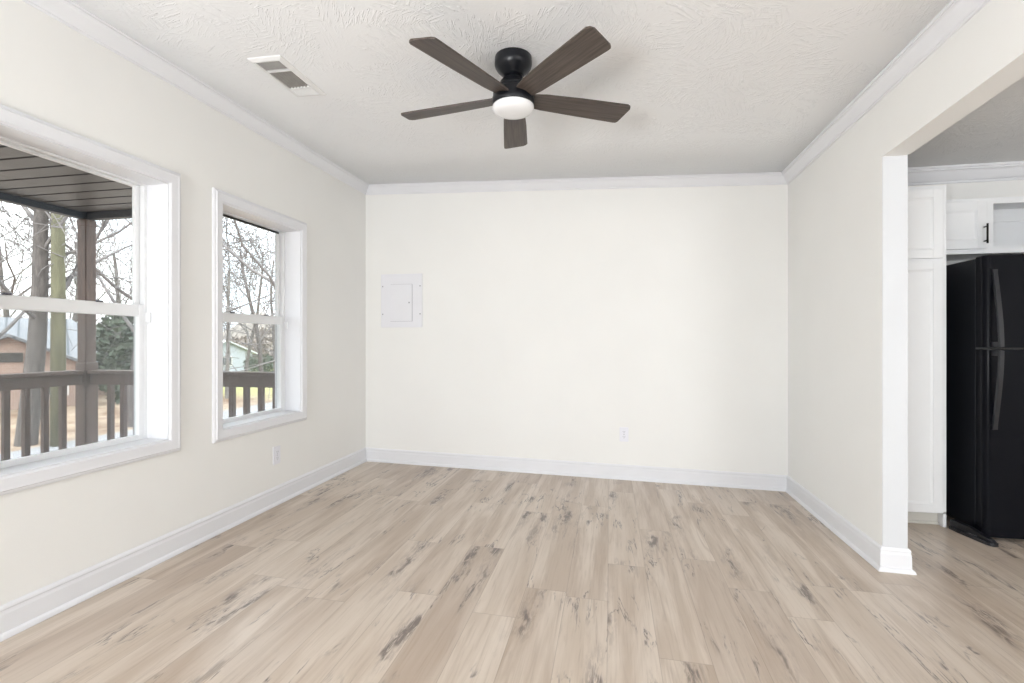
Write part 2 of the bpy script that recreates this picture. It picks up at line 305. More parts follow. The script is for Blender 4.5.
# ------------------------------------------------------------------ mesh helpers
class MB:
    def __init__(s): s.v = []; s.f = []; s.sm = []
    def add(s, vs, fs, smooth=False):
        b = len(s.v); s.v += [Vector(q) for q in vs]; s.f += [tuple(b + i for i in q) for q in fs]; s.sm += [smooth] * len(fs); return s
    def hexa(s, p):          # 8 corners: bottom ring 0-3, top ring 4-7
        return s.add(p, [(0, 3, 2, 1), (4, 5, 6, 7), (0, 1, 5, 4), (1, 2, 6, 5), (2, 3, 7, 6), (3, 0, 4, 7)])
    def box(s, x0, x1, y0, y1, z0, z1):
        return s.hexa([(x0, y0, z0), (x1, y0, z0), (x1, y1, z0), (x0, y1, z0), (x0, y0, z1), (x1, y0, z1), (x1, y1, z1), (x0, y1, z1)])
    def rbox(s, x0, x1, y0, y1, z0, z1, r, seg=2):    # box with rounded edges
        bm = bmesh.new(); bmesh.ops.create_cube(bm, size=1.0)
        for v in bm.verts: v.co = Vector(((x0 + x1) / 2 + v.co.x * (x1 - x0), (y0 + y1) / 2 + v.co.y * (y1 - y0), (z0 + z1) / 2 + v.co.z * (z1 - z0)))
        bmesh.ops.bevel(bm, geom=bm.edges[:], offset=r, segments=seg, profile=0.5, affect='EDGES')
        bm.verts.ensure_lookup_table(); bm.verts.index_update()
        s.add([v.co.copy() for v in bm.verts], [tuple(v.index for v in f.verts) for f in bm.faces]); bm.free(); return s
    def sweep(s, p0, p1, a, b, prof, m0=0.0, m1=0.0):  # profile (u,v) closed loop, placed as a*u+b*v, ends mitred by u
        p0, p1, a, b = Vector(p0), Vector(p1), Vector(a), Vector(b); d = (p1 - p0).normalized(); n = len(prof)
        vs = [p0 + a * u + b * v + d * (m0 * u) for u, v in prof] + [p1 + a * u + b * v + d * (m1 * u) for u, v in prof]
        fs = [(i, (i + 1) % n, n + (i + 1) % n, n + i) for i in range(n)] + [tuple(reversed(range(n))), tuple(range(n, 2 * n))]
        return s.add(vs, fs)
    def lathe(s, prof, c=(0, 0, 0), n=40, smooth=True):
        c = Vector(c); k = len(prof); vs = []; fs = []
        for i in range(n):
            t = 2 * math.pi * i / n
            vs += [c + Vector((r * math.cos(t), r * math.sin(t), z)) for r, z in prof]
        for i in range(n):
            q = (i + 1) % n
            fs += [(i * k + j, q * k + j, q * k + j + 1, i * k + j + 1) for j in range(k - 1)]
        s.add(vs, fs, smooth)
        if prof[0][0] > 1e-6: s.add([vs[i * k] for i in range(n)], [tuple(reversed(range(n)))])
        if prof[-1][0] > 1e-6: s.add([vs[i * k + k - 1] for i in range(n)], [tuple(range(n))])
        return s
    def tube(s, pts, rad, n=6, smooth=True, caps=True):
        pts = [Vector(p) for p in pts]; k = len(pts); rings = []
        for i, p in enumerate(pts):
            d = (pts[min(i + 1, k - 1)] - pts[max(i - 1, 0)]).normalized()
            up = Vector((0, 0, 1)) if abs(d.z) < 0.9 else Vector((1, 0, 0))
            x = d.cross(up).normalized(); y = x.cross(d); r = rad[i] if isinstance(rad, (list, tuple)) else rad
            rings += [p + x * (r * math.cos(2 * math.pi * j / n)) + y * (r * math.sin(2 * math.pi * j / n)) for j in range(n)]
        fs = [(i * n + j, i * n + (j + 1) % n, (i + 1) * n + (j + 1) % n, (i + 1) * n + j) for i in range(k - 1) for j in range(n)]
        if caps: fs += [tuple(reversed(range(n))), tuple((k - 1) * n + j for j in range(n))]
        return s.add(rings, fs, smooth)
    def prism(s, pts, axis, lo, hi):   # polygon in the two other axes, extruded along axis
        n = len(pts); ring = lambda t: [{'x': (t, a, b), 'y': (a, t, b), 'z': (a, b, t)}[axis] for a, b in pts]
        return s.add(ring(lo) + ring(hi), [(i, (i + 1) % n, n + (i + 1) % n, n + i) for i in range(n)] + [tuple(reversed(range(n))), tuple(range(n, 2 * n))])
    def build(s, name, m, parent=None, loc=None, local=False):
        """link as one object; its origin goes to loc, or to its lowest middle point"""
        me = bpy.data.meshes.new(name)
        if loc is None:
            if parent is not None: loc = Vector((0, 0, 0)); local = True
            else:
                xs = [v.x for v in s.v]; ys = [v.y for v in s.v]; zs = [v.z for v in s.v]
                loc = Vector(((min(xs) + max(xs)) / 2, (min(ys) + max(ys)) / 2, min(zs)))
        loc = Vector(loc); off = Vector((0, 0, 0)) if local else loc
        me.from_pydata([v - off for v in s.v], [], s.f)
        for p, q in zip(me.polygons, s.sm): p.use_smooth = q
        bm = bmesh.new(); bm.from_mesh(me); bmesh.ops.recalc_face_normals(bm, faces=bm.faces[:]); bm.to_mesh(me); bm.free()
        me.materials.append(m)
        o = bpy.data.objects.new(name, me); COL.objects.link(o); o.location = loc
        if parent is not None: o.parent = parent
        return o

def empty(name, loc=(0, 0, 0), rz=0.0):
    o = bpy.data.objects.new(name, None); COL.objects.link(o); o.location = loc; o.rotation_euler = (0, 0, rz); o.empty_display_size = 0.1
    return o
def tag(o, label, cat, group=None, kind=None):
    o['label'] = label; o['category'] = cat
    if group: o['group'] = group
    if kind: o['kind'] = kind
    return o
def struct(o, label=None, cat=None):
    o['kind'] = 'structure'
    if label: o['label'] = label
    if cat: o['category'] = cat
    return o
def P(x, y, z):              # scene point at depth z seen at picture position x, y
    return AX * z + RX * ((x - 512.0) * z / F) + Vector((0, 0, HC + (341.5 - y) * z / F))

# ------------------------------------------------------------------ room dimensions
XL, XR, YB = -2.175, 1.348, 4.196        # inner faces of the left, right and back walls
WT = 0.114                                # partition thickness
YC = 2.838                                # front end of the right wall
KX, KY = 4.6, -1.5                        # kitchen limits
def zf(x): return 0.0208 * (XR - x)       # the old floor falls slightly to the right
def crown_l(y): return HC + 1.3295 - 0.0164 * (YB - y)
def crown_r(y): return HC + 1.2114 + 0.0094 * (YB - y)
CH = 0.075
def zc(x, y):
    t = (x - XL) / (XR - XL); return (1 - t) * crown_l(y) + t * crown_r(y) + CH
ZK = 2.41                                 # kitchen ceiling

# floor: one slab under the dining room and the kitchen
mb = MB(); mb.hexa([(XL - .17, RY - .1, zf(XL - .17) - .12), (KX + .1, RY - .1, zf(KX + .1) - .12), (KX + .1, YB + .12, zf(KX + .1) - .12), (XL - .17, YB + .12, zf(XL - .17) - .12),
                    (XL - .17, RY - .1, zf(XL - .17)), (KX + .1, RY - .1, zf(KX + .1)), (KX + .1, YB + .12, zf(KX + .1)), (XL - .17, YB + .12, zf(XL - .17))])
struct(mb.build('floor', M['floor'], loc=(0, 0, 0)), 'light oak plank floor with grey brown knots', 'floor')

# ceiling: a gently twisted slab
mb = MB(); nx, ny = 8, 12; x0, x1, y0, y1 = XL - .12, XR + WT, RY - .1, YB + .12
vs = [(x0 + (x1 - x0) * i / nx, y0 + (y1 - y0) * j / ny, zc(x0 + (x1 - x0) * i / nx, y0 + (y1 - y0) * j / ny)) for j in range(ny + 1) for i in range(nx + 1)]
n = len(vs); fs = []
for j in range(ny):
    for i in range(nx):
        a = j * (nx + 1) + i; q = (a, a + 1, a + nx + 2, a + nx + 1); fs += [tuple(reversed(q)), tuple(k + n for k in q)]
rim = [i for i in range(nx + 1)] + [j * (nx + 1) + nx for j in range(1, ny + 1)] + [ny * (nx + 1) + i for i in range(nx - 1, -1, -1)] + [j * (nx + 1) for j in range(ny - 1, 0, -1)]
fs += [(rim[k], rim[(k + 1) % len(rim)], rim[(k + 1) % len(rim)] + n, rim[k] + n) for k in range(len(rim))]
mb.add(vs + [(x, y, z + .12) for x, y, z in vs], fs, True)
struct(mb.build('ceiling', M['ceiling'], loc=(0, 0, 0)), 'white stomped plaster ceiling', 'ceiling')
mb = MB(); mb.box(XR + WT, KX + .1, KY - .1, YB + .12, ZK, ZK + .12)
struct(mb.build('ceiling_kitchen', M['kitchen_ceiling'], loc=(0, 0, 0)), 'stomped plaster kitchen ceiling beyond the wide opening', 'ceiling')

# windows in the left wall: y0, y1, z0, z1
W1 = (1.27, 2.129, 0.660, 1.948); W2 = (2.478, 3.22, 0.652, 1.946)
XO = XL - 0.19                            # outer face of the left wall
mb = MB()
W0 = (-4.45, -1.35, .65, 1.95)            # unseen opening added behind the camera for more light from the left
ys = [RY, W0[0], W0[1], W1[0], W1[1], W2[0], W2[1], YB]
top = lambda y: zc(XL, y) + .02
def wall_piece(a, b, z0a, z0b, z1a, z1b):
    mb.hexa([(XO, a, z0a), (XL, a, z0a), (XL, b, z0b), (XO, b, z0b), (XO, a, z1a), (XL, a, z1a), (XL, b, z1b), (XO, b, z1b)])
for a, b in ((ys[0], ys[1]), (ys[2], ys[3]), (ys[4], ys[5]), (ys[6], ys[7])): wall_piece(a, b, 0, 0, top(a), top(b))
for w in (W0, W1, W2):
    wall_piece(w[0], w[1], 0, 0, w[2], w[2]); wall_piece(w[0], w[1], w[3], w[3], top(w[0]), top(w[1]))
struct(mb.build('wall_left', M['wall'], loc=(0, 0, 0)), 'cream wall with the two windows', 'wall')
mb = MB(); mb.box(XO, KX + .1, YB, YB + .12, -.1, 2.62)
struct(mb.build('wall_back', M['wall'], loc=(0, 0, 0)), 'cream back wall', 'wall')
# right wall: stub plus header over the wide opening
hz = lambda y: 2.0855 + 0.03 * (YC - y); tr = lambda y: zc(XR, y) + .02
mb = MB(); XE = XR + WT; YO = -0.7
mb.hexa([(XR, YC, -.03), (XE, YC, -.03), (XE, YB, -.03), (XR, YB, -.03), (XR, YC, hz(YC)), (XE, YC, hz(YC)), (XE, YB, hz(YC)), (XR, YB, hz(YC))])
mb.hexa([(XR, YC, hz(YC)), (XE, YC, hz(YC)), (XE, YB, hz(YC)), (XR, YB, hz(YC)), (XR, YC, tr(YC)), (XE, YC, tr(YC)), (XE, YB, tr(YB)), (XR, YB, tr(YB))])
mb.hexa([(XR, YO, hz(YO)), (XE, YO, hz(YO)), (XE, YC, hz(YC)), (XR, YC, hz(YC)), (XR, YO, tr(YO)), (XE, YO, tr(YO)), (XE, YC, tr(YC)), (XR, YC, tr(YC))])
mb.box(XR, XE, RY, YO, -.03, tr(YO))
struct(mb.build('wall_right', M['wall'], loc=(0, 0, 0)), 'cream partition wall with the wide kitchen opening', 'wall')
# white painted end of the partition
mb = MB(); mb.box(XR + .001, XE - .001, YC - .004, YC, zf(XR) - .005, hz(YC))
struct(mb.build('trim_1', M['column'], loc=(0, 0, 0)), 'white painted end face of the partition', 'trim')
# rear wall with openings added to let in light, kitchen side and front walls
mb = MB()
mb.box(XO, -1.6, RY - .12, RY, 0, 2.62); mb.box(-.3, .2, RY - .12, RY, 0, 2.62); mb.box(1.3, XE, RY - .12, RY, -.05, 2.62)
for a, b in ((-1.6, -.3), (.2, 1.3)): mb.box(a, b, RY - .12, RY, 0, .75); mb.box(a, b, RY - .12, RY, 2.25, 2.62)
struct(mb.build('wall_rear', M['wall'], loc=(0, 0, 0)))
mb = MB(); mb.box(KX, KX + .1, KY, YB, -.1, ZK)
struct(mb.build('wall_kitchen_side', M['wall'], loc=(0, 0, 0)))
mb = MB(); mb.box(XE, 2.4, KY - .1, KY, -.1, ZK); mb.box(4.0, KX + .1, KY - .1, KY, -.1, ZK); mb.box(2.4, 4.0, KY - .1, KY, -.1, .9); mb.box(2.4, 4.0, KY - .1, KY, 2.1, ZK)
struct(mb.build('wall_kitchen_front', M['wall'], loc=(0, 0, 0)))

# crown mouldings
CP = [(0, 0), (.007, 0), (.010, .004), (.010, .010), (.016, .014), (.020, .018), (.034, .036), (.047, .054), (.053, .058), (.060, .060), (.060, .068), (.066, .071), (.066, CH + .012), (0, CH + .012)]
mb = MB(); mb.sweep((XL, RY, crown_l(RY)), (XL, YB, crown_l(YB)), (1, 0, 0), (0, 0, 1), CP, 1, -1)
struct(mb.build('trim_2', M['trim'], loc=(0, 0, 0)), 'white crown moulding along the window wall', 'crown moulding')
mb = MB(); mb.sweep((XL, YB, crown_l(YB)), (XR, YB, crown_r(YB)), (0, -1, 0), (0, 0, 1), CP, 1, -1)
struct(mb.build('trim_3', M['trim'], loc=(0, 0, 0)), 'white crown moulding along the back wall', 'crown moulding')
mb = MB(); mb.sweep((XR, RY, crown_r(RY)), (XR, YB, crown_r(YB)), (-1, 0, 0), (0, 0, 1), CP, 1, -1)
struct(mb.build('trim_4', M['trim'], loc=(0, 0, 0)), 'white crown moulding above the kitchen opening', 'crown moulding')
KP = [(u * 1.5, v * 1.28) for u, v in CP]
mb = MB(); mb.sweep((XE, YB, ZK - .105), (KX, YB, ZK - .105), (0, -1, 0), (0, 0, 1), KP, 0, 0)
struct(mb.build('trim_5', M['trim'], loc=(0, 0, 0)), 'white crown moulding in the kitchen', 'crown moulding')

# baseboards with a shoe moulding
BP = [(0, 0), (.026, 0), (.026, .006), (.022, .016), (.014, .022), (.013, .086), (.011, .094), (.010, .100), (.012, .106), (.009, .114), (.004, .120), (0, .120)]
mb = MB(); mb.sweep((XL, RY, zf(XL)), (XL, YB, zf(XL)), (1, 0, 0), (0, 0, 1), BP, 1, -1)
struct(mb.build('baseboard_left', M['trim'], loc=(0, 0, 0)), 'white baseboard under the windows', 'baseboard')
mb = MB(); mb.sweep((XL, YB, zf(XL)), (XR, YB, zf(XR)), (0, -1, 0), (0, 0, 1), BP, 1, -1)
struct(mb.build('baseboard_back', M['trim'], loc=(0, 0, 0)), 'white baseboard along the back wall', 'baseboard')
mb = MB(); mb.sweep((XR, YC, zf(XR)), (XR, YB, zf(XR)), (-1, 0, 0), (0, 0, 1), BP, -1, -1)
mb.sweep((XR, YC, zf(XR)), (XE, YC, zf(XE)), (0, -1, 0), (0, 0, 1), BP, -1, 1)
mb.sweep((XE, YC, zf(XE)), (XE, YB, zf(XE)), (1, 0, 0), (0, 0, 1), BP, -1, 0)
struct(mb.build('baseboard_right', M['trim'], loc=(0, 0, 0)), 'white baseboard wrapping the partition end', 'baseboard')

# ------------------------------------------------------------------ windows
def window(name, w, label, gasket=False):
    y0, y1, z0, z1 = w
    r = empty(name, (XL, (y0 + y1) / 2, z0)); struct(r, label, 'window')
    L = lambda q: q                         # parts are modelled in world space, then shifted
    def part(mb, nm, m, par=None):
        for v in mb.v: v -= r.location
        return mb.build(nm, m, par or r)
    prof = [(0, 0), (0, .011), (.006, .016), (.040, .018), (.048, .020), (.053, .014), (.060, .013), (.066, .009), (.066, 0)]
    c = MB()
    c.sweep((XL, y0, z0), (XL, y0, z1), (0, -1, 0), (1, 0, 0), prof, -1, 1); c.sweep((XL, y1, z0), (XL, y1, z1), (0, 1, 0), (1, 0, 0), prof, -1, 1)
    c.sweep((XL, y0, z0), (XL, y1, z0), (0, 0, -1), (1, 0, 0), prof, -1, 1); c.sweep((XL, y0, z1), (XL, y1, z1), (0, 0, 1), (1, 0, 0), prof, -1, 1)
    part(c, 'casing', M['trim'])
    j = MB(); t = .006; xi, xo = XL + .004, XO - .01
    j.box(xo, xi, y0, y0 + t, z0, z1); j.box(xo, xi, y1 - t, y1, z0, z1); j.box(xo, xi, y0 + t, y1 - t, z1 - t, z1); j.box(xo, xi, y0 + t, y1 - t, z0, z0 + t)
    part(j, 'jamb', M['trim'])
    a, b, lo, hi = y0 + t, y1 - t, z0 + t, z1 - t
    # vinyl frame with its tracks
    f = MB()
    for s0, s1 in ((a, a + .016), (b - .016, b)): f.box(XL - .175, XL - .118, s0, s1, lo, hi)
    f.box(XL - .175, XL - .118, a + .016, b - .016, hi - .008, hi); f.box(XL - .175, XL - .118, a + .016, b - .016, lo, lo + .003)
    part(f, 'frame', M['vinyl'])
    a2, b2 = a + .016, b - .016; zm = (z0 + z1) / 2
    def sash(nm, xa, xb, za, zb, st, bot, tp):
        s = MB(); s.rbox(xa, xb, a2, a2 + st, za, zb, .003, 1); s.rbox(xa, xb, b2 - st, b2, za, zb, .003, 1)
        s.rbox(xa, xb, a2 + st, b2 - st, za, za + bot, .003, 1); s.rbox(xa, xb, a2 + st, b2 - st, zb - tp, zb, .003, 1)
        o = part(s, nm, M['vinyl']); g = MB(); xm = (xa + xb) / 2
        g.box(xm - .002, xm + .002, a2 + st - .004, b2 - st + .004, za + bot - .004, zb - tp + .004); part(g, 'pane', M['glass'], o)
        return o, (a2 + st, b2 - st, za + bot, zb - tp)
    us, gu = sash('upper_sash', XL - .165, XL - .143, zm - .02, hi - .006, .026, .030, .012)
    ls, gl = sash('lower_sash', XL - .142, XL - .118, lo + .002, zm + .032, .030, .022, .058)
    k = MB()
    for t_ in (.28, .72): yy = a2 + (b2 - a2) * t_; k.rbox(XL - .119, XL - .105, yy - .014, yy + .014, zm + .030, zm + .038, .002, 1)
    part(k, 'tilt_latch', M['slot'], ls)
    if gasket:
        q = MB(); q.box(XL - .1425, XL - .137, gu[0], gu[1], gu[3] - .004, gu[3] + .008); part(q, 'gasket', M['gasket'], us)
    q = MB(); q.rbox(XL - .118, XL - .092, b - .012, b, zm - .055, zm - .005, .003, 1); part(q, 'sash_stop', M['vinyl'])
    s = MB(); s.box(XL - .1715, XL - .170, a2, b2, lo + .012, zm); part(s, 'insect_screen', M['screen'])
    return r
window('window_1', W1, 'larger nearer window looking out on the porch post and brick house')
window('window_2', W2, 'window nearer the back corner looking out on bare branches', gasket=True)

# ------------------------------------------------------------------ ceiling fan
FC = AX * 2.36 + RX * 0.006; FZ = zc(FC.x, FC.y)
fan = tag(empty('ceiling_fan', (FC.x, FC.y, FZ)), 'five blade ceiling fan, black with dark wood blades and white light', 'ceiling fan')
mb = MB(); mb.lathe([(.0, .006), (.083, .006), (.087, -.003), (.088, -.034), (.085, -.046), (.076, -.060), (.062, -.074), (.052, -.082), (.048, -.090), (0, -.090)])
mb.build('canopy', M['black'], fan)
mb = MB(); mb.lathe([(0, -.086), (.044, -.086), (.044, -.106), (.056, -.110), (.062, -.118), (.064, -.134), (.074, -.138), (.080, -.146), (.080, -.158), (.092, -.164), (.096, -.172), (.096, -.190), (.099, -.194), (.099, -.226), (.096, -.230), (0, -.230)])
mb.build('motor_housing', M['black'], fan)
mb = MB(); mb.lathe([(.0, -.2285), (.094, -.2285), (.098, -.232), (.097, -.242), (.088, -.254), (.066, -.263), (.034, -.2675), (0, -.269)])
mb.build('light_diffuser', M['diffuser'], fan)
bl = MB(); prof = []
pts = [(.072, -.040), (.150, -.054), (.330, -.064), (.570, -.070), (.585, -.062), (.592, -.046), (.577, .054), (.569, .066), (.555, .068), (.330, .060), (.150, .052), (.072, .040)]
bl.prism(pts, 'z', -.004, .004)
blade0 = bl.build('blade', M['blade'], fan)
bb = MB(); bb.rbox(.052, .135, -.024, .024, .0045, .011, .002, 1); brk0 = bb.build('blade_bracket', M['black'], blade0)
for k in range(5):
    if k == 0: b_, q_ = blade0, brk0
    else:
        b_ = blade0.copy(); COL.objects.link(b_); b_.parent = fan; q_ = brk0.copy(); COL.objects.link(q_); q_.parent = b_
    th = math.pi / 2 + YAW + math.radians(-1.5) + k * 2 * math.pi / 5
    b_.matrix_local = Matrix.Translation((0, 0, -.192)) @ Matrix.Rotation(th, 4, 'Z') @ Matrix.Rotation(math.radians(-12), 4, 'X')

# ------------------------------------------------------------------ ceiling register
def ceil_pt(x, y):
    z = 1.36
    for _ in range(6):
        d = z * F / (341.5 - y); p = AX * d + RX * ((x - 512) * d / F); z = zc(p.x, p.y) - HC
    return p
q0, q1 = ceil_pt(256.4, 60.9), ceil_pt(310.3, 88.1)
vx0, vx1, vy0, vy1 = ceil_pt(269, 61).x - .062, ceil_pt(269, 61).x + .062, q0.y, ceil_pt(300, 97).y - .035
vz = zc((vx0 + vx1) / 2, (vy0 + vy1) / 2)
vent = tag(empty('ceiling_vent', ((vx0 + vx1) / 2, (vy0 + vy1) / 2, vz)), 'white ceiling air register with shade-coloured louvers above the windows', 'air vent')
cx_, cy_ = (vx0 + vx1) / 2, (vy0 + vy1) / 2      # the register lies flat on the sloping ceiling
vent.rotation_euler = (math.atan((zc(cx_, cy_ + .2) - zc(cx_, cy_ - .2)) / .4), -math.atan((zc(cx_ + .2, cy_) - zc(cx_ - .2, cy_)) / .4), 0)
vent.location.z -= .0015
hw, hl = (vx1 - vx0) / 2, (vy1 - vy0) / 2; e = .030; sl = 0.0
mb = MB(); pf = [(0, -.010), (.010, -.011), (.026, -.003), (e, .004), (0, .004)]
mb.sweep((-hw, -hl, 0), (-hw, hl, 0), (-1, 0, 0), (0, 0, 1), pf, -1, 1); mb.sweep((hw, -hl, 0), (hw, hl, 0), (1, 0, 0), (0, 0, 1), pf, -1, 1)
mb.sweep((-hw, -hl, 0), (hw, -hl, 0), (0, -1, 0), (0, 0, 1), pf, -1, 1); mb.sweep((-hw, hl, 0), (hw, hl, 0), (0, 1, 0), (0, 0, 1), pf, -1, 1)
d1 = -hl + 2 * hl * .26; d2 = -hl + 2 * hl * .78
mb.box(-hw, hw, d1 - .006, d1 + .006, -.010, .002); mb.box(-hw, hw, d2 - .006, d2 + .006, -.010, .002)
mb.build('vent_frame', M['vent'], vent)
mb = MB(); mb.box(-hw, hw, -hl, hl, .0015, .004); mb.build('duct_backing', M['duct'], vent)
def slats(rects, nm, m, ax):
    mb = MB()
    for c, t in rects:
        if ax == 'y':   # slats running along x, leaning by t
            mb.hexa([(-hw, c - .004 + t, -.009), (hw, c - .004 + t, -.009), (hw, c - .003 + t, -.009), (-hw, c - .003 + t, -.009), (-hw, c - t, .0014), (hw, c - t, .0014), (hw, c - t + .001, .0014), (-hw, c - t + .001, .0014)])
        else:
            mb.hexa([(c + t, d1 + .006, -.009), (c + t + .001, d1 + .006, -.009), (c + t + .001, d2 - .006, -.009), (c + t, d2 - .006, -.009), (c - t, d1 + .006, .0014), (c - t + .001, d1 + .006, .0014), (c - t + .001, d2 - .006, .0014), (c - t, d2 - .006, .0014)])
    return mb.build(nm, m, vent)
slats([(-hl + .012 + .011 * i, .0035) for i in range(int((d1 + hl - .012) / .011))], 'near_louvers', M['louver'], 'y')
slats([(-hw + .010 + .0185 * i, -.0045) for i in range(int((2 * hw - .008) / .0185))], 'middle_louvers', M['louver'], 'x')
slats([(d2 + .010 + .009 * i, .006) for i in range(int((hl - d2 - .010) / .009))], 'far_louvers', M['vent'], 'y')

# ------------------------------------------------------------------ electrical panel and outlets
def back_pt(x, y):
    d = AX * F + RX * (x - 512); t = YB / d.y; return d.x * t, HC + (341.5 - y) * t
def left_pt(x, y):
    d = AX * F + RX * (x - 512); t = XL / d.x; return d.y * t, HC + (341.5 - y) * t
xa, za = back_pt(381.5, 327.6); xb, zb = back_pt(422.5, 273.5)
pan = tag(empty('electrical_panel', ((xa + xb) / 2, YB, za)), 'flush white electrical breaker panel on the back wall', 'breaker panel')
w2, h = (xb - xa) / 2, zb - za
mb = MB(); mb.rbox(-w2, w2, -.012, .002, 0, h, .004, 2); mb.build('cover', M['panel'], pan)
lx = lambda x, y: (back_pt(x, y)[0] - (xa + xb) / 2, back_pt(x, y)[1] - za)
dx0, dz0 = lx(391, 321.3); dx1, dz1 = lx(412.6, 284.3)
mb = MB(); mb.box(dx0 + .002, dx1 + .003, -.0128, -.0118, dz0 - .002, dz1 + .002); mb.build('door_gap', M['gap'], pan)
mb = MB(); mb.rbox(dx0, dx1, -.018, -.0125, dz0, dz1, .002, 2); dr = mb.build('door', M['panel'], pan)
mb = MB(); mb.rbox(dx1 - .032, dx1 - .008, -.020, -.0178, (dz0 + dz1) / 2 - .022, (dz0 + dz1) / 2 + .022, .001, 1); mb.build('latch', M['panel'], dr)
mb = MB(); mb.rbox(dx1 - .030, dx1 - .020, -.022, -.0198, (dz0 + dz1) / 2 - .006, (dz0 + dz1) / 2 + .006, .001, 1); mb.build('latch_slot', M['screw'], dr)
for hy in (.12, .88):
    mb = MB(); mb.rbox(dx0 - .005, dx0 + .003, -.017, -.0115, dz0 + (dz1 - dz0) * hy - .012, dz0 + (dz1 - dz0) * hy + .012, .001, 1); mb.build('hinge', M['panel'], dr)
for sx in (-w2 + .018, w2 - .018):
    for sz in (h * .25, h * .77):
        mb = MB(); mb.rbox(sx - .005, sx + .005, -.0145, -.0115, sz - .005, sz + .005, .0014, 2); mb.build('screw', M['screw'], pan)

def outlet(loc, rz, label):
    o = tag(empty('wall_outlet', loc, rz), label, 'outlet', 'duplex wall outlets')      # local -y faces the room, z = 0 at plate bottom
    mb = MB(); mb.rbox(-.036, .036, -.006, .001, 0, .117, .0025, 2); mb.build('plate', M['outlet'], o)
    for z in (.038, .079):
        mb = MB(); pts = [(.0165 * math.cos(t) , z + .0145 * math.sin(t)) for t in [2 * math.pi * k / 20 for k in range(20)]]
        mb.prism(pts, 'y', -.009, -.0055); rc = mb.build('receptacle', M['outlet'], o)
        mb = MB(); mb.box(-.008, -.0055, -.0094, -.0088, z, z + .008); mb.box(.0055, .008, -.0094, -.0088, z, z + .007); mb.box(-.002, .002, -.0094, -.0088, z - .009, z - .005)
        mb.build('slot', M['slot'], rc)
    mb = MB(); mb.rbox(-.003, .003, -.0075, -.0055, .0555, .0615, .001, 1); mb.build('screw', M['screw'], o)
    return o
ox, oz = back_pt(624, 441.5); outlet((ox, YB, oz), 0, 'white outlet on the back wall above the baseboard')
oy, oz = left_pt(276.3, 464); outlet((XL, oy, oz), math.pi / 2, 'white outlet on the window wall below the far window')

# ------------------------------------------------------------------ kitchen: pantry, wall cabinet, refrigerator, loose grille
def panel_door(mb, x0, x1, z0, z1, yf, fr=.055, th=.019):
    """raised frame door: flat frame with a recessed, bevelled centre; front at yf"""
    mb.rbox(x0, x0 + fr, yf, yf + th, z0, z1, .002, 1); mb.rbox(x1 - fr, x1, yf, yf + th, z0, z1, .002, 1)
    mb.rbox(x0 + fr - .001, x1 - fr + .001, yf, yf + th, z0, z0 + fr, .002, 1); mb.rbox(x0 + fr - .001, x1 - fr + .001, yf, yf + th, z1 - fr, z1, .002, 1)
    a, b, c, d = x0 + fr, x1 - fr, z0 + fr, z1 - fr; g = .012
    mb.add([(a, yf + .004, c), (b, yf + .004, c), (b, yf + .004, d), (a, yf + .004, d), (a + g, yf + .010, c + g), (b - g, yf + .010, c + g), (b - g, yf + .010, d - g), (a + g, yf + .010, d - g)],
           [(0, 1, 5, 4), (1, 2, 6, 5), (2, 3, 7, 6), (3, 0, 4, 7), (4, 5, 6, 7)])
PX0, PX1, PY = 1.60, 2.072, 3.605; pz = zf(2.0) ; 
pt = tag(empty('pantry_cabinet', ((PX0 + PX1) / 2, PY, pz)), 'tall white pantry cabinet between the partition and black refrigerator', 'cabinet')
hw = (PX1 - PX0) / 2; PD = YB - PY - .003; PH = 2.148
mb = MB(); mb.box(-hw, hw, .0, PD, .085, PH); mb.box(-hw, -hw + .018, .0, PD, 0, .095); mb.box(hw - .018, hw, .0, PD, 0, .095); mb.build('body', M['cabinet'], pt)
mb = MB(); mb.box(-hw + .018, hw - .018, .050, .066, 0, .095); mb.rbox(-hw + .018, hw - .018, .036, .050, 0, .020, .004, 1); mb.build('toe_kick', M['toe'], pt)
mb = MB(); panel_door(mb, -hw + .012, hw - .026, .092, 1.672, -.020); mb.build('door', M['cabinet'], pt)
mb = MB(); panel_door(mb, -hw + .012, hw - .026, 1.690, 2.125, -.020); mb.build('door', M['cabinet'], pt)
# wall cabinet over the fridge: left door, right bay open
CX0, CX1, CY, CZ0, CZ1 = 2.10, 3.00, 3.885, 1.742, 2.112
wc = tag(empty('wall_cabinet', ((CX0 + CX1) / 2, CY, CZ0)), 'white wall cabinet with one door above the black refrigerator', 'cabinet')
hw = (CX1 - CX0) / 2; H = CZ1 - CZ0; D = YB - CY - .003; sxm = 2.487 - (CX0 + CX1) / 2
mb = MB(); mb.box(-hw, hw, .018, D, 0, .018); mb.box(-hw, hw, .018, D, H - .018, H); mb.box(-hw, -hw + .018, .018, D, .018, H - .018); mb.box(hw - .018, hw, .018, D, .018, H - .018)
mb.box(-hw + .018, hw - .018, D - .012, D, .018, H - .018)
mb.box(-hw, hw, 0, .018, 0, .045); mb.box(-hw, hw, 0, .018, H - .040, H); mb.box(-hw, -hw + .04, 0, .018, .045, H - .04); mb.box(hw - .04, hw, 0, .018, .045, H - .04); mb.box(sxm - .019, sxm + .019, 0, .018, .045, H - .04)
mb.box(-hw + .018, hw - .018, D - .030, D - .012, H - .105, H - .018)
mb.build('body', M['cabinet'], wc)
mb = MB(); panel_door(mb, -hw + .012, sxm - .026, .030, H - .025, -.020, .06); cd = mb.build('door', M['cabinet'], wc)
hx = sxm - .046
mb = MB(); mb.tube([(hx, -.050, .060), (hx, -.050, .190)], .0058, 10)
for z in (.078, .172): mb.tube([(hx, -.020, z), (hx, -.050, z)], .0048, 8)
mb.build('handle', M['bronze'], cd)

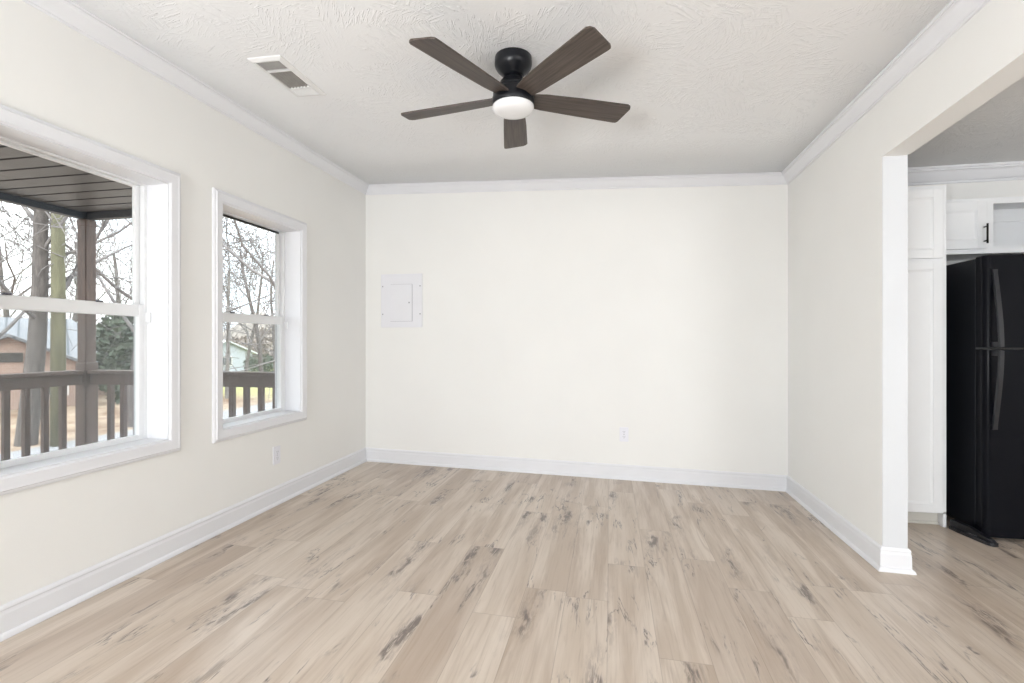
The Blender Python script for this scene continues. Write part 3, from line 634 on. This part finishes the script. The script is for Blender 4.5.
# refrigerator
FX0, FX1, FY, FB = 2.160, 2.905, 3.410, 4.120
fz = zf(2.5); fr = tag(empty('refrigerator', ((FX0 + FX1) / 2, FY, fz)), 'glossy black top freezer refrigerator beside the white pantry', 'refrigerator')
hw = (FX1 - FX0) / 2; FH = 1.660 - fz
mb = MB(); mb.rbox(-hw + .004, hw - .004, .086, FB - FY, .040, FH - .006, .006, 2); mb.build('body', M['fridge_side'], fr)
zs = 1.112 - fz
def fdoor(z0, z1, nm):
    mb = MB(); n = 8; r = .030; pts = [(-hw, .080)]
    pts += [(-hw + r - r * math.cos(t), r * 1.1 - r * 1.1 * math.sin(t)) for t in [math.pi / 2 * k / n for k in range(n + 1)]]
    pts += [(hw - r + r * math.sin(t), r * 1.1 - r * 1.1 * math.cos(t)) for t in [math.pi / 2 * k / n for k in range(n + 1)]] + [(hw, .080)]
    mb.prism(pts, 'z', z0, z1); o = mb.build(nm, M['fridge'], fr); return o
dt = fdoor(zs + .006, FH, 'freezer_door'); db = fdoor(.032, zs - .006, 'refrigerator_door')
def fhandle(z0, z1, par):       # low at z0, proud at z1
    mb = MB(); n = 14; hx = -hw + .042; vs = []; fs = []
    for k in range(n + 1):
        t = k / n; z = z0 + (z1 - z0) * t; out = .012 + .052 * math.sin(t * math.pi / 2 * .98) ** 1.1; w = .011
        vs += [(hx - w, -out, z), (hx + w, -out, z), (hx + w, -out + .016, z), (hx - w, -out + .016, z)]
    for k in range(n): fs += [(4 * k + j, 4 * k + (j + 1) % 4, 4 * k + 4 + (j + 1) % 4, 4 * k + 4 + j) for j in range(4)]
    fs += [(0, 1, 2, 3), (4 * n, 4 * n + 1, 4 * n + 2, 4 * n + 3)]
    mb.add(vs, fs); s = 1 if z1 > z0 else -1
    za, zb = sorted((z1, z1 - s * .030)); mb.box(hx - .013, hx + .013, -.050, .006, za, zb)
    za, zb = sorted((z0, z0 + s * .03)); mb.box(hx - .013, hx + .013, -.012, .006, za, zb)
    return mb.build('handle', M['handle'], par)
fhandle(1.575 - fz, 1.122 - fz, dt); fhandle(0.640 - fz, 1.101 - fz, db)
mb = MB(); mb.rbox(-hw + .004, hw - .004, .082, .10, .012, .034, .004, 1); mb.build('base_panel', M['handle'], fr)
for sx in (-hw + .05, hw - .05):
    for sy in (.14, FB - FY - .06):
        mb = MB(); mb.lathe([(0, 0), (.018, 0), (.018, .012), (.010, .014), (.010, .041), (0, .041)], (sx, sy, 0), 14); mb.build('foot', M['handle'], fr)
# the loose base grille lying along the foot of the fridge
g0, g1 = Vector((2.096, 3.592, 0)), Vector((2.152, 3.325, 0)); gd = (g1 - g0); gl = gd.length; ga = math.atan2(gd.y, gd.x)
gm = (g0 + g1) / 2
gr = tag(empty('base_grille', (gm.x, gm.y, zf(gm.x)), ga), 'loose black base grille lying on the floor beside the refrigerator', 'grille')
mb = MB(); h = gl / 2
mb.prism([(-h, 0), (h - .02, 0), (h, .012), (h - .02, .030), (-h + .12, .056), (-h, .060)], 'y', -.012, .020)
mb.prism([(-h, -.012), (-h, -.020), (-h + .06, -.027), (h - .03, -.027), (h - .008, -.020), (h + .004, -.008), (h + .004, .018), (h - .02, .020), (h - .02, -.012)], 'z', 0, .020)
mb.build('frame', M['handle'], gr)
mb = MB()
for k in range(6): mb.rbox(-.01 + k * .009, -.006 + k * .009, -.016, -.006, .0215, .0245, .0008, 1)
mb.build('bright_clip', M['screw'], gr)

# ------------------------------------------------------------------ porch: deck, roof, post, railings
GZ = -1.5                                   # street level outside
PXL, PYE, DZ = -4.52, 3.60, -0.03           # outer edge, end and floor of the porch
ROOF0 = -6.5
mb = MB()
yy = ROOF0
while yy < PYE + .12:
    mb.box(PXL - .12, XO - .012, yy, yy + .136, DZ - .03, DZ); yy += .142
mb.box(PXL - .10, XO - .012, PYE + .06, PYE + .10, DZ - .26, DZ - .03); mb.box(PXL - .10, PXL - .06, ROOF0, PYE + .06, DZ - .26, DZ - .03)
struct(mb.build('porch_deck', M['deck'], loc=(0, 0, 0)), 'brown board porch deck outside the windows', 'deck')
pr = tag(empty('porch_roof', ((PXL + XO) / 2, PYE, 2.22)), 'porch roof with dark grey slatted soffit outside the near window', 'porch roof')
def rel(mb, o):
    for v in mb.v: v -= o.location
    return mb
mb = MB(); SZ = 2.275; yy = PYE - .06
while yy > ROOF0:                           # boards running out from the house
    mb.hexa([(PXL, yy - .150, SZ), (XO - .012, yy - .150, SZ), (XO - .012, yy - .012, SZ), (PXL, yy - .012, SZ), (PXL, yy - .150, SZ + .02), (XO - .012, yy - .150, SZ + .02), (XO - .012, yy - .012, SZ + .02), (PXL, yy - .012, SZ + .02)]); yy -= .160
mb.box(PXL, XO - .012, ROOF0, PYE, SZ + .010, SZ + .03)
rel(mb, pr).build('soffit', M['soffit'], pr)
mb = MB(); mb.box(PXL - .03, PXL + .03, ROOF0, PYE + .03, 2.222, 2.50); mb.box(PXL + .03, XO - .012, PYE - .03, PYE + .03, 2.222, 2.50)
rel(mb, pr).build('fascia', M['fascia'], pr)
mb = MB(); mb.hexa([(PXL - .25, ROOF0, 2.50), (XO - .012, ROOF0, 2.50), (XO - .012, PYE + .2, 2.50), (PXL - .25, PYE + .2, 2.50), (PXL - .25, ROOF0, 2.53), (XO - .012, ROOF0, 2.95), (XO - .012, PYE + .2, 2.95), (PXL - .25, PYE + .2, 2.53)])
rel(mb, pr).build('roof_slab', M['fascia'], pr)
post = tag(empty('porch_post', (PXL, PYE, DZ)), 'square brown porch corner post under the dark soffit', 'post')
mb = MB(); mb.rbox(-.047, .047, -.047, .047, 0, 2.222 - DZ, .006, 1); mb.build('shaft', M['porch_wood'], post)
mb = MB(); mb.rbox(-.057, .057, -.057, .057, 0, 1.0, .006, 1); mb.build('base_wrap', M['porch_wood'], post)
mb = MB(); mb.rbox(-.050, .050, -.050, .050, 2.16 - DZ, 2.2215 - DZ, .005, 1); mb.build('capital', M['porch_wood'], post)

def railing(p0, p1, first, step, label, skip):
    """p0, p1 on the deck; baluster centres start `first` along"""
    p0, p1 = Vector(p0), Vector(p1); L = (p1 - p0).length; ang = math.atan2(p1.y - p0.y, p1.x - p0.x)
    r = tag(empty('deck_railing', p0, ang), label, 'railing', 'brown porch railings')
    z = .935
    mb = MB(); mb.rbox(0, L, -.045, .045, z - .034, z, .004, 1); mb.build('cap_rail', M['porch_wood'], r)
    mb = MB(); mb.rbox(0, L, -.020, .020, z - .125, z - .034, .003, 1); mb.build('top_rail', M['porch_wood'], r)
    mb = MB(); mb.rbox(0, L, -.019, .019, .07, .155, .003, 1); mb.build('bottom_rail', M['porch_wood'], r)
    b0 = None; s = first
    while s < L - .05:
        if b0 is None:
            mb = MB(); mb.rbox(-.020, .020, -.019, .019, .155, z - .125, .002, 1); b0 = mb.build('baluster', M['porch_wood'], r); b0.location = (s, 0, 0)
        else:
            c = b0.copy(); COL.objects.link(c); c.parent = r; c.location = (s, 0, 0)
        s += step
railing((PXL + .057, PYE, DZ), (XO - .014, PYE, DZ), .199, .1345, 'brown porch railing at the far end running from corner post to house', 0)
railing((PXL, PYE - .057, DZ), (PXL, 0.2, DZ), .141, .135, 'brown porch railing along the street side left of the corner post', 0)

# ------------------------------------------------------------------ outside: ground, street, houses, pole, trees
random.seed(7)
mb = MB(); n = 26; x0, x1, y0, y1 = -95, -2.6, -40, 100
vs = []
for j in range(n + 1):
    for i in range(n + 1):
        x = x0 + (x1 - x0) * i / n; y = y0 + (y1 - y0) * j / n; d = math.hypot(x, y)
        vs.append((x, y, GZ + (0.18 * math.sin(x * .31) * math.sin(y * .23) if d > 16 and x < -16 else 0) + max(0, d - 45) * .012))
mb.add(vs, [(j * (n + 1) + i, j * (n + 1) + i + 1, (j + 1) * (n + 1) + i + 1, (j + 1) * (n + 1) + i) for j in range(n) for i in range(n)], True)
struct(mb.build('ground', M['ground'], loc=(0, 0, 0)), 'leaf strewn yards and lawn across the street', 'ground')
mb = MB(); mb.box(-14.4, -10.2, -40, 100, GZ - .1, GZ + .03); struct(mb.build('road', M['asphalt'], loc=(0, 0, 0)), 'grey street beyond the porch', 'road')
# wooded rise in the distance
mb = MB(); vs = []; fs = []; k = 90
for i in range(k + 1):
    t = math.radians(80 + 110 * i / k); R = 74
    hgt = 4.2 + 1.6 * math.sin(i * .37) + 1.0 * math.sin(i * 1.13 + 1) + random.uniform(-.5, .5)
    for rr, zz in ((R - 8, GZ - .6), (R - 3, GZ + hgt * .6), (R, GZ + hgt), (R + 8, GZ + hgt * .8), (R + 9, GZ - .6)): vs.append((rr * math.cos(t), rr * math.sin(t), zz))
for i in range(k): fs += [(5 * i + j, 5 * i + j + 1, 5 * i + 6 + j, 5 * i + 5 + j) for j in range(4)]
mb.add(vs, fs, True); struct(mb.build('hills', M['hill'], loc=(0, 0, 0)), 'low bare wooded rise on the skyline', 'hills')

def gable_block(root, w, d, zw, zr, over, wall_m, roof_m, off=(0, 0), nm=('wall', 'roof')):
    """block w wide along local x with the gable facing local -y, ridge along y"""
    ox, oy = off
    mb = MB(); mb.prism([(ox - w / 2, 0), (ox + w / 2, 0), (ox + w / 2, zw), (ox, zr), (ox - w / 2, zw)], 'y', oy, oy + d); mb.build(nm[0], wall_m, root)
    mb = MB(); s = (zr - zw) / (w / 2)
    for q in (-1, 1):
        e0 = (ox, zr + .02); e1 = (ox + q * (w / 2 + over), zw - s * over + .02)
        mb.prism([e0, e1, (e1[0], e1[1] + .12), (e0[0], e0[1] + .12)], 'y', oy - over, oy + d + over)
    return mb.build(nm[1], roof_m, root)
# brick house: front gable wing facing us, wider block behind with its ridge across
hp = P(44, 401, 20.0); ang = math.atan2(AX.y * F + RX.y * (40 - 512), AX.x * F + RX.x * (40 - 512)) - math.pi / 2
bh = tag(empty('brick_house', (hp.x, hp.y, GZ - .1), ang), 'red brown brick house with grey metal roof across the street', 'house')
gable_block(bh, 4.6, 4.0, 1.75, 2.92, .25, M['brick'], M['metal_roof'], (-1.0, 0), ('gable_wing', 'gable_roof'))
mb = MB(); mb.box(-6.0, 3.0, 3.0, 9.0, 0, 1.75); mb.build('wall', M['brick'], bh)
mb = MB(); zr = 3.75
mb.prism([(2.6, 1.62), (6.0, zr), (9.4, 1.62), (9.4, 1.76), (6.0, zr + .14), (2.6, 1.76)], 'x', -6.3, 1.0)
mb.add([(1.0, 2.6, 1.62), (3.4, 2.6, 1.62), (3.4, 9.4, 1.62), (1.0, 9.4, 1.62), (1.0, 6.0, zr + .14), (1.0, 2.6, 1.76), (3.4, 2.6, 1.76), (3.4, 9.4, 1.76), (1.0, 9.4, 1.76)],
       [(5, 6, 4), (6, 7, 4), (7, 8, 4), (0, 1, 6, 5), (1, 2, 7, 6), (2, 3, 8, 7)]); mb.build('roof', M['metal_roof'], bh)
mb = MB(); mb.box(-1.3, -.6, -.04, .0, 1.95, 2.32)
for k in range(4): mb.box(-1.28, -.62, -.06, -.02, 1.99 + k * .08, 2.02 + k * .08)
mb.build('gable_vent', M['duct'], bh)
for wx in (-2.2, .3):
    mb = MB(); mb.box(wx - .45, wx + .45, -.05, .0, .55, 1.55); wf = mb.build('window', M['house_trim'], bh)
    mb = MB(); mb.box(wx - .39, wx + .39, -.06, -.045, .61, 1.49); mb.build('pane', M['house_glass'], wf)
mb = MB(); mb.box(1.75, 2.55, 2.95, 3.0, .6, 1.5); wf = mb.build('window', M['house_trim'], bh); mb = MB(); mb.box(1.81, 2.49, 2.94, 2.955, .66, 1.44); mb.build('pane', M['house_glass'], wf)
# low outbuilding right of the brick house
hp = P(126, 392, 34.0); ang = math.atan2(AX.y * F + RX.y * (122 - 512), AX.x * F + RX.x * (122 - 512)) - math.pi / 2
oh = tag(empty('carport', (hp.x, hp.y, GZ - .1), ang), 'low grey roofed carport right of the brick house', 'carport')
mb = MB(); mb.prism([(-.4, 1.55), (4.6, 1.70), (4.6, 1.84), (-.4, 1.69)], 'x', -1.7, 2.6); mb.build('roof', M['metal_roof'], oh)
for sx in (-1.5, 2.4):
    for sy in (0, 4.2): mb = MB(); mb.box(sx - .06, sx + .06, sy - .06, sy + .06, 0, 1.68); mb.build('post', M['house_trim'], oh)
# pale house seen through the far window
hp = P(226, 376, 42.0); ang = math.atan2(AX.y * F + RX.y * (226 - 512), AX.x * F + RX.x * (226 - 512)) - math.pi / 2
ph = tag(empty('pale_house', (hp.x, hp.y, GZ - .1), ang + .5), 'small pale roofed house beyond the lawn', 'house')
gable_block(ph, 4.6, 6.0, 1.75, 2.75, .3, M['siding'], M['white_roof'])
mb = MB(); mb.box(-.5, .5, -.05, 0, .7, 1.5); wf = mb.build('window', M['house_trim'], ph); mb = MB(); mb.box(-.43, .43, -.06, -.045, .77, 1.43); mb.build('pane', M['house_glass'], wf)

# utility pole and wires
up = P(58, 442, 12.6); upo = tag(empty('utility_pole', (up.x, up.y, GZ - .2)), 'straight mossy utility pole beside the near tree', 'utility pole')
mb = MB(); mb.tube([(0, 0, 0), (.01, 0, 4), (0, 0, 8.6)], [.160, .145, .125], 16); mb.build('shaft', M['pole'], upo)
mb = MB(); mb.box(-.9, .9, -.05, .05, 7.9, 8.02); mb.build('crossarm', M['pole'], upo)
def wire(a, b, sag, label):
    a, b = Vector(a), Vector(b); pts = [a.lerp(b, t / 16) - Vector((0, 0, sag * 4 * (t / 16) * (1 - t / 16))) for t in range(17)]
    mb = MB(); mb.tube(pts, .016, 5); tag(mb.build('power_line', M['wire']), label, 'power line', 'overhead power lines')
wire(P(-60, 275, 17), P(330, 272, 34), .25, 'thin dark power line crossing the sky low behind the trees')
wire(P(215, 228, 14), P(340, 277, 30), .1, 'thin dark power line sloping across the far window')

def tree(base, height, r0, lean, seed, label, name='bare_tree', levels=3, bark='bark', first=.35, spread=1.0, nb=9, twig_r=.016, limbs=None):
    rnd = random.Random(seed); root = tag(empty(name, base), label, 'tree', 'bare trees outside')
    T = MB(); B = MB()
    def grow(p, d, L, r, lvl, store):
        k = 6 if lvl == 0 else 5; pts = [p.copy()]; rad = [r]; q = p.copy(); dd = d.copy(); step = L / k
        for i in range(k):
            jit = .10 if lvl == 0 else .30
            dd = (dd + Vector((rnd.uniform(-jit, jit), rnd.uniform(-jit, jit), rnd.uniform(-jit, jit) * .7 + (.05 if lvl else 0)))).normalized()
            q = q + dd * step; pts.append(q.copy()); rad.append(max(r * (1 - (i + 1) / k * (.55 if lvl == 0 else .75)), twig_r * .6))
        store.tube(pts, rad, 9 if lvl == 0 else (6 if lvl == 1 else 4), True, caps=False)
        if lvl >= levels: return
        cnt = nb if lvl == 0 else (5 if lvl == 1 else 4)
        for c in range(cnt):
            t = (first + (1 - first) * (c + rnd.random() * .8) / cnt) if lvl == 0 else (.2 + .8 * (c + rnd.random()) / cnt)
            t = min(t, .99); i = int(t * k); fr_ = t * k - i; s = pts[i].lerp(pts[i + 1], fr_)
            ax = (pts[i + 1] - pts[i]).normalized(); az = rnd.uniform(0, 2 * math.pi)
            side = ax.cross(Vector((math.cos(az), math.sin(az), .3))).normalized()
            nd = (ax * rnd.uniform(.35, .9) + side * spread * rnd.uniform(.7, 1.1) + Vector((0, 0, .12))).normalized()
            grow(s, nd, L * (rnd.uniform(.42, .66) if lvl == 0 else rnd.uniform(.45, .7)), max(rad[i] * rnd.uniform(.26, .42), twig_r), lvl + 1, B)
    grow(Vector((0, 0, -.15)), Vector((lean[0], lean[1], 1)).normalized(), height, r0, 0, T)
    if limbs:
        for (hz_, dv, L, r) in limbs: grow(Vector((lean[0] * hz_, lean[1] * hz_, hz_)), Vector(dv).normalized(), L, r, 1, B)
    T.build('trunk', M[bark], root); B.build('branches', M['twig'], root)
    return root
def gp(x, z, y=None):        # ground point under picture column x at depth z
    p = P(x, 341.5, z); return (p.x, p.y, GZ)
RXv = RX
tree(gp(25, 12.6), 8.5, .23, (RX.x * .11, RX.y * .11), 11, 'thick leaning bare tree just left of the mossy utility pole', first=.36, nb=11, levels=4, twig_r=.013)
tree(gp(132, 15.5), 9.0, .20, (-.02, .0), 5, 'dark trunked bare tree right of the porch post', first=.22, nb=11, levels=4, twig_r=.014)
tree(gp(-30, 17), 9.5, .20, (.03, .02), 23, 'bare tree at the left edge of the near window', first=.25, nb=10)
tree(gp(300, 13.5), 9.0, .14, (-.10, -.02), 41, 'large bare tree spreading limbs leftward across the far window', first=.20, nb=13, spread=1.5, levels=3, twig_r=.011)
tree(gp(227, 24), 6.5, .10, (.05, .02), 43, 'short leaning bare tree at the left of the far window', first=.25, nb=9, bark='bark_pale')
tree(gp(262, 26), 7.5, .13, (.0, .0), 47, 'grey bare tree behind the railing at the right of the far window', first=.25, nb=11)
tree(gp(245, 33), 9, .12, (.02, .0), 53, 'slim bare tree in the middle of the far window behind the lawn', first=.2, nb=8, levels=3, twig_r=.018)
tree(gp(275, 36), 9, .12, (-.02, .0), 59, 'distant bare tree at the right edge of the far window', first=.2, nb=8, levels=3, twig_r=.018)
tree(gp(8, 36), 11, .22, (.02, .0), 61, 'bare tree rising behind the brick house left gable', first=.3, nb=11, levels=3, twig_r=.020)
tree(gp(70, 38), 11, .22, (.0, .02), 67, 'bare tree rising behind the brick house beyond the utility pole', first=.3, nb=11, levels=3, twig_r=.020)
tree(gp(115, 40), 10, .22, (.0, .02), 71, 'bare tree rising behind the carport', first=.3, nb=11, levels=3, twig_r=.020)
tree(gp(214, 60), 12, .20, (.0, .02), 73, 'bare tree rising behind the pale roofed house', first=.2, nb=11, levels=3, twig_r=.020)

def bush(base, w, h, n, m, label, name, seed, cat='shrub', grp='shrubs across the street', leaf=.10):
    rnd = random.Random(seed); o = tag(empty(name, base), label, cat, grp); mb = MB()
    for _ in range(n):
        while True:
            q = Vector((rnd.uniform(-1, 1), rnd.uniform(-1, 1), rnd.uniform(-1, 1)))
            if .35 < q.length < 1: break
        c = Vector((q.x * w / 2, q.y * w / 2, h / 2 + q.z * h / 2)); a = Vector((rnd.gauss(0, 1), rnd.gauss(0, 1), rnd.gauss(0, 1))).normalized(); b = a.orthogonal().normalized(); s = leaf * rnd.uniform(.6, 1.4)
        mb.add([c - a * s, c + b * s * .5, c + a * s, c - b * s * .5], [(0, 1, 2, 3)])
    mb.build('foliage', m, o)
    mb = MB()
    for k in range(6):
        t = k * 1.05; mb.tube([(0, 0, -.1), (math.cos(t) * w * .15, math.sin(t) * w * .15, h * .5), (math.cos(t) * w * .3, math.sin(t) * w * .3, h * .85)], [.05, .03, .01], 5)
    mb.build('stem', M['bark'], o)
bush(gp(123, 21.5), 2.0, 4.2, 2600, M['evergreen'], 'dense dark evergreen tree right of the porch post', 'evergreen_tree', 3, 'tree', 'evergreens across the street', .13)
bush(gp(104, 41), 3.6, 4.2, 1800, M['evergreen'], 'dark evergreen behind the carport roof', 'evergreen_tree', 4, 'tree', 'evergreens across the street', .15)
bush(gp(244, 56), 5.0, 3.4, 1600, M['scrub'], 'brown leafless thicket behind the pale house', 'thicket', 5, 'thicket', 'brown thickets on the skyline', .17)
bush(gp(272, 50), 5.0, 4.2, 1600, M['scrub'], 'brown leafless thicket at the right of the far window', 'thicket', 6, 'thicket', 'brown thickets on the skyline', .17)
bush(gp(262, 39), 2.6, 1.7, 1200, M['evergreen'], 'round green bush beside the pale house', 'round_bush', 8, 'bush', None, .10)
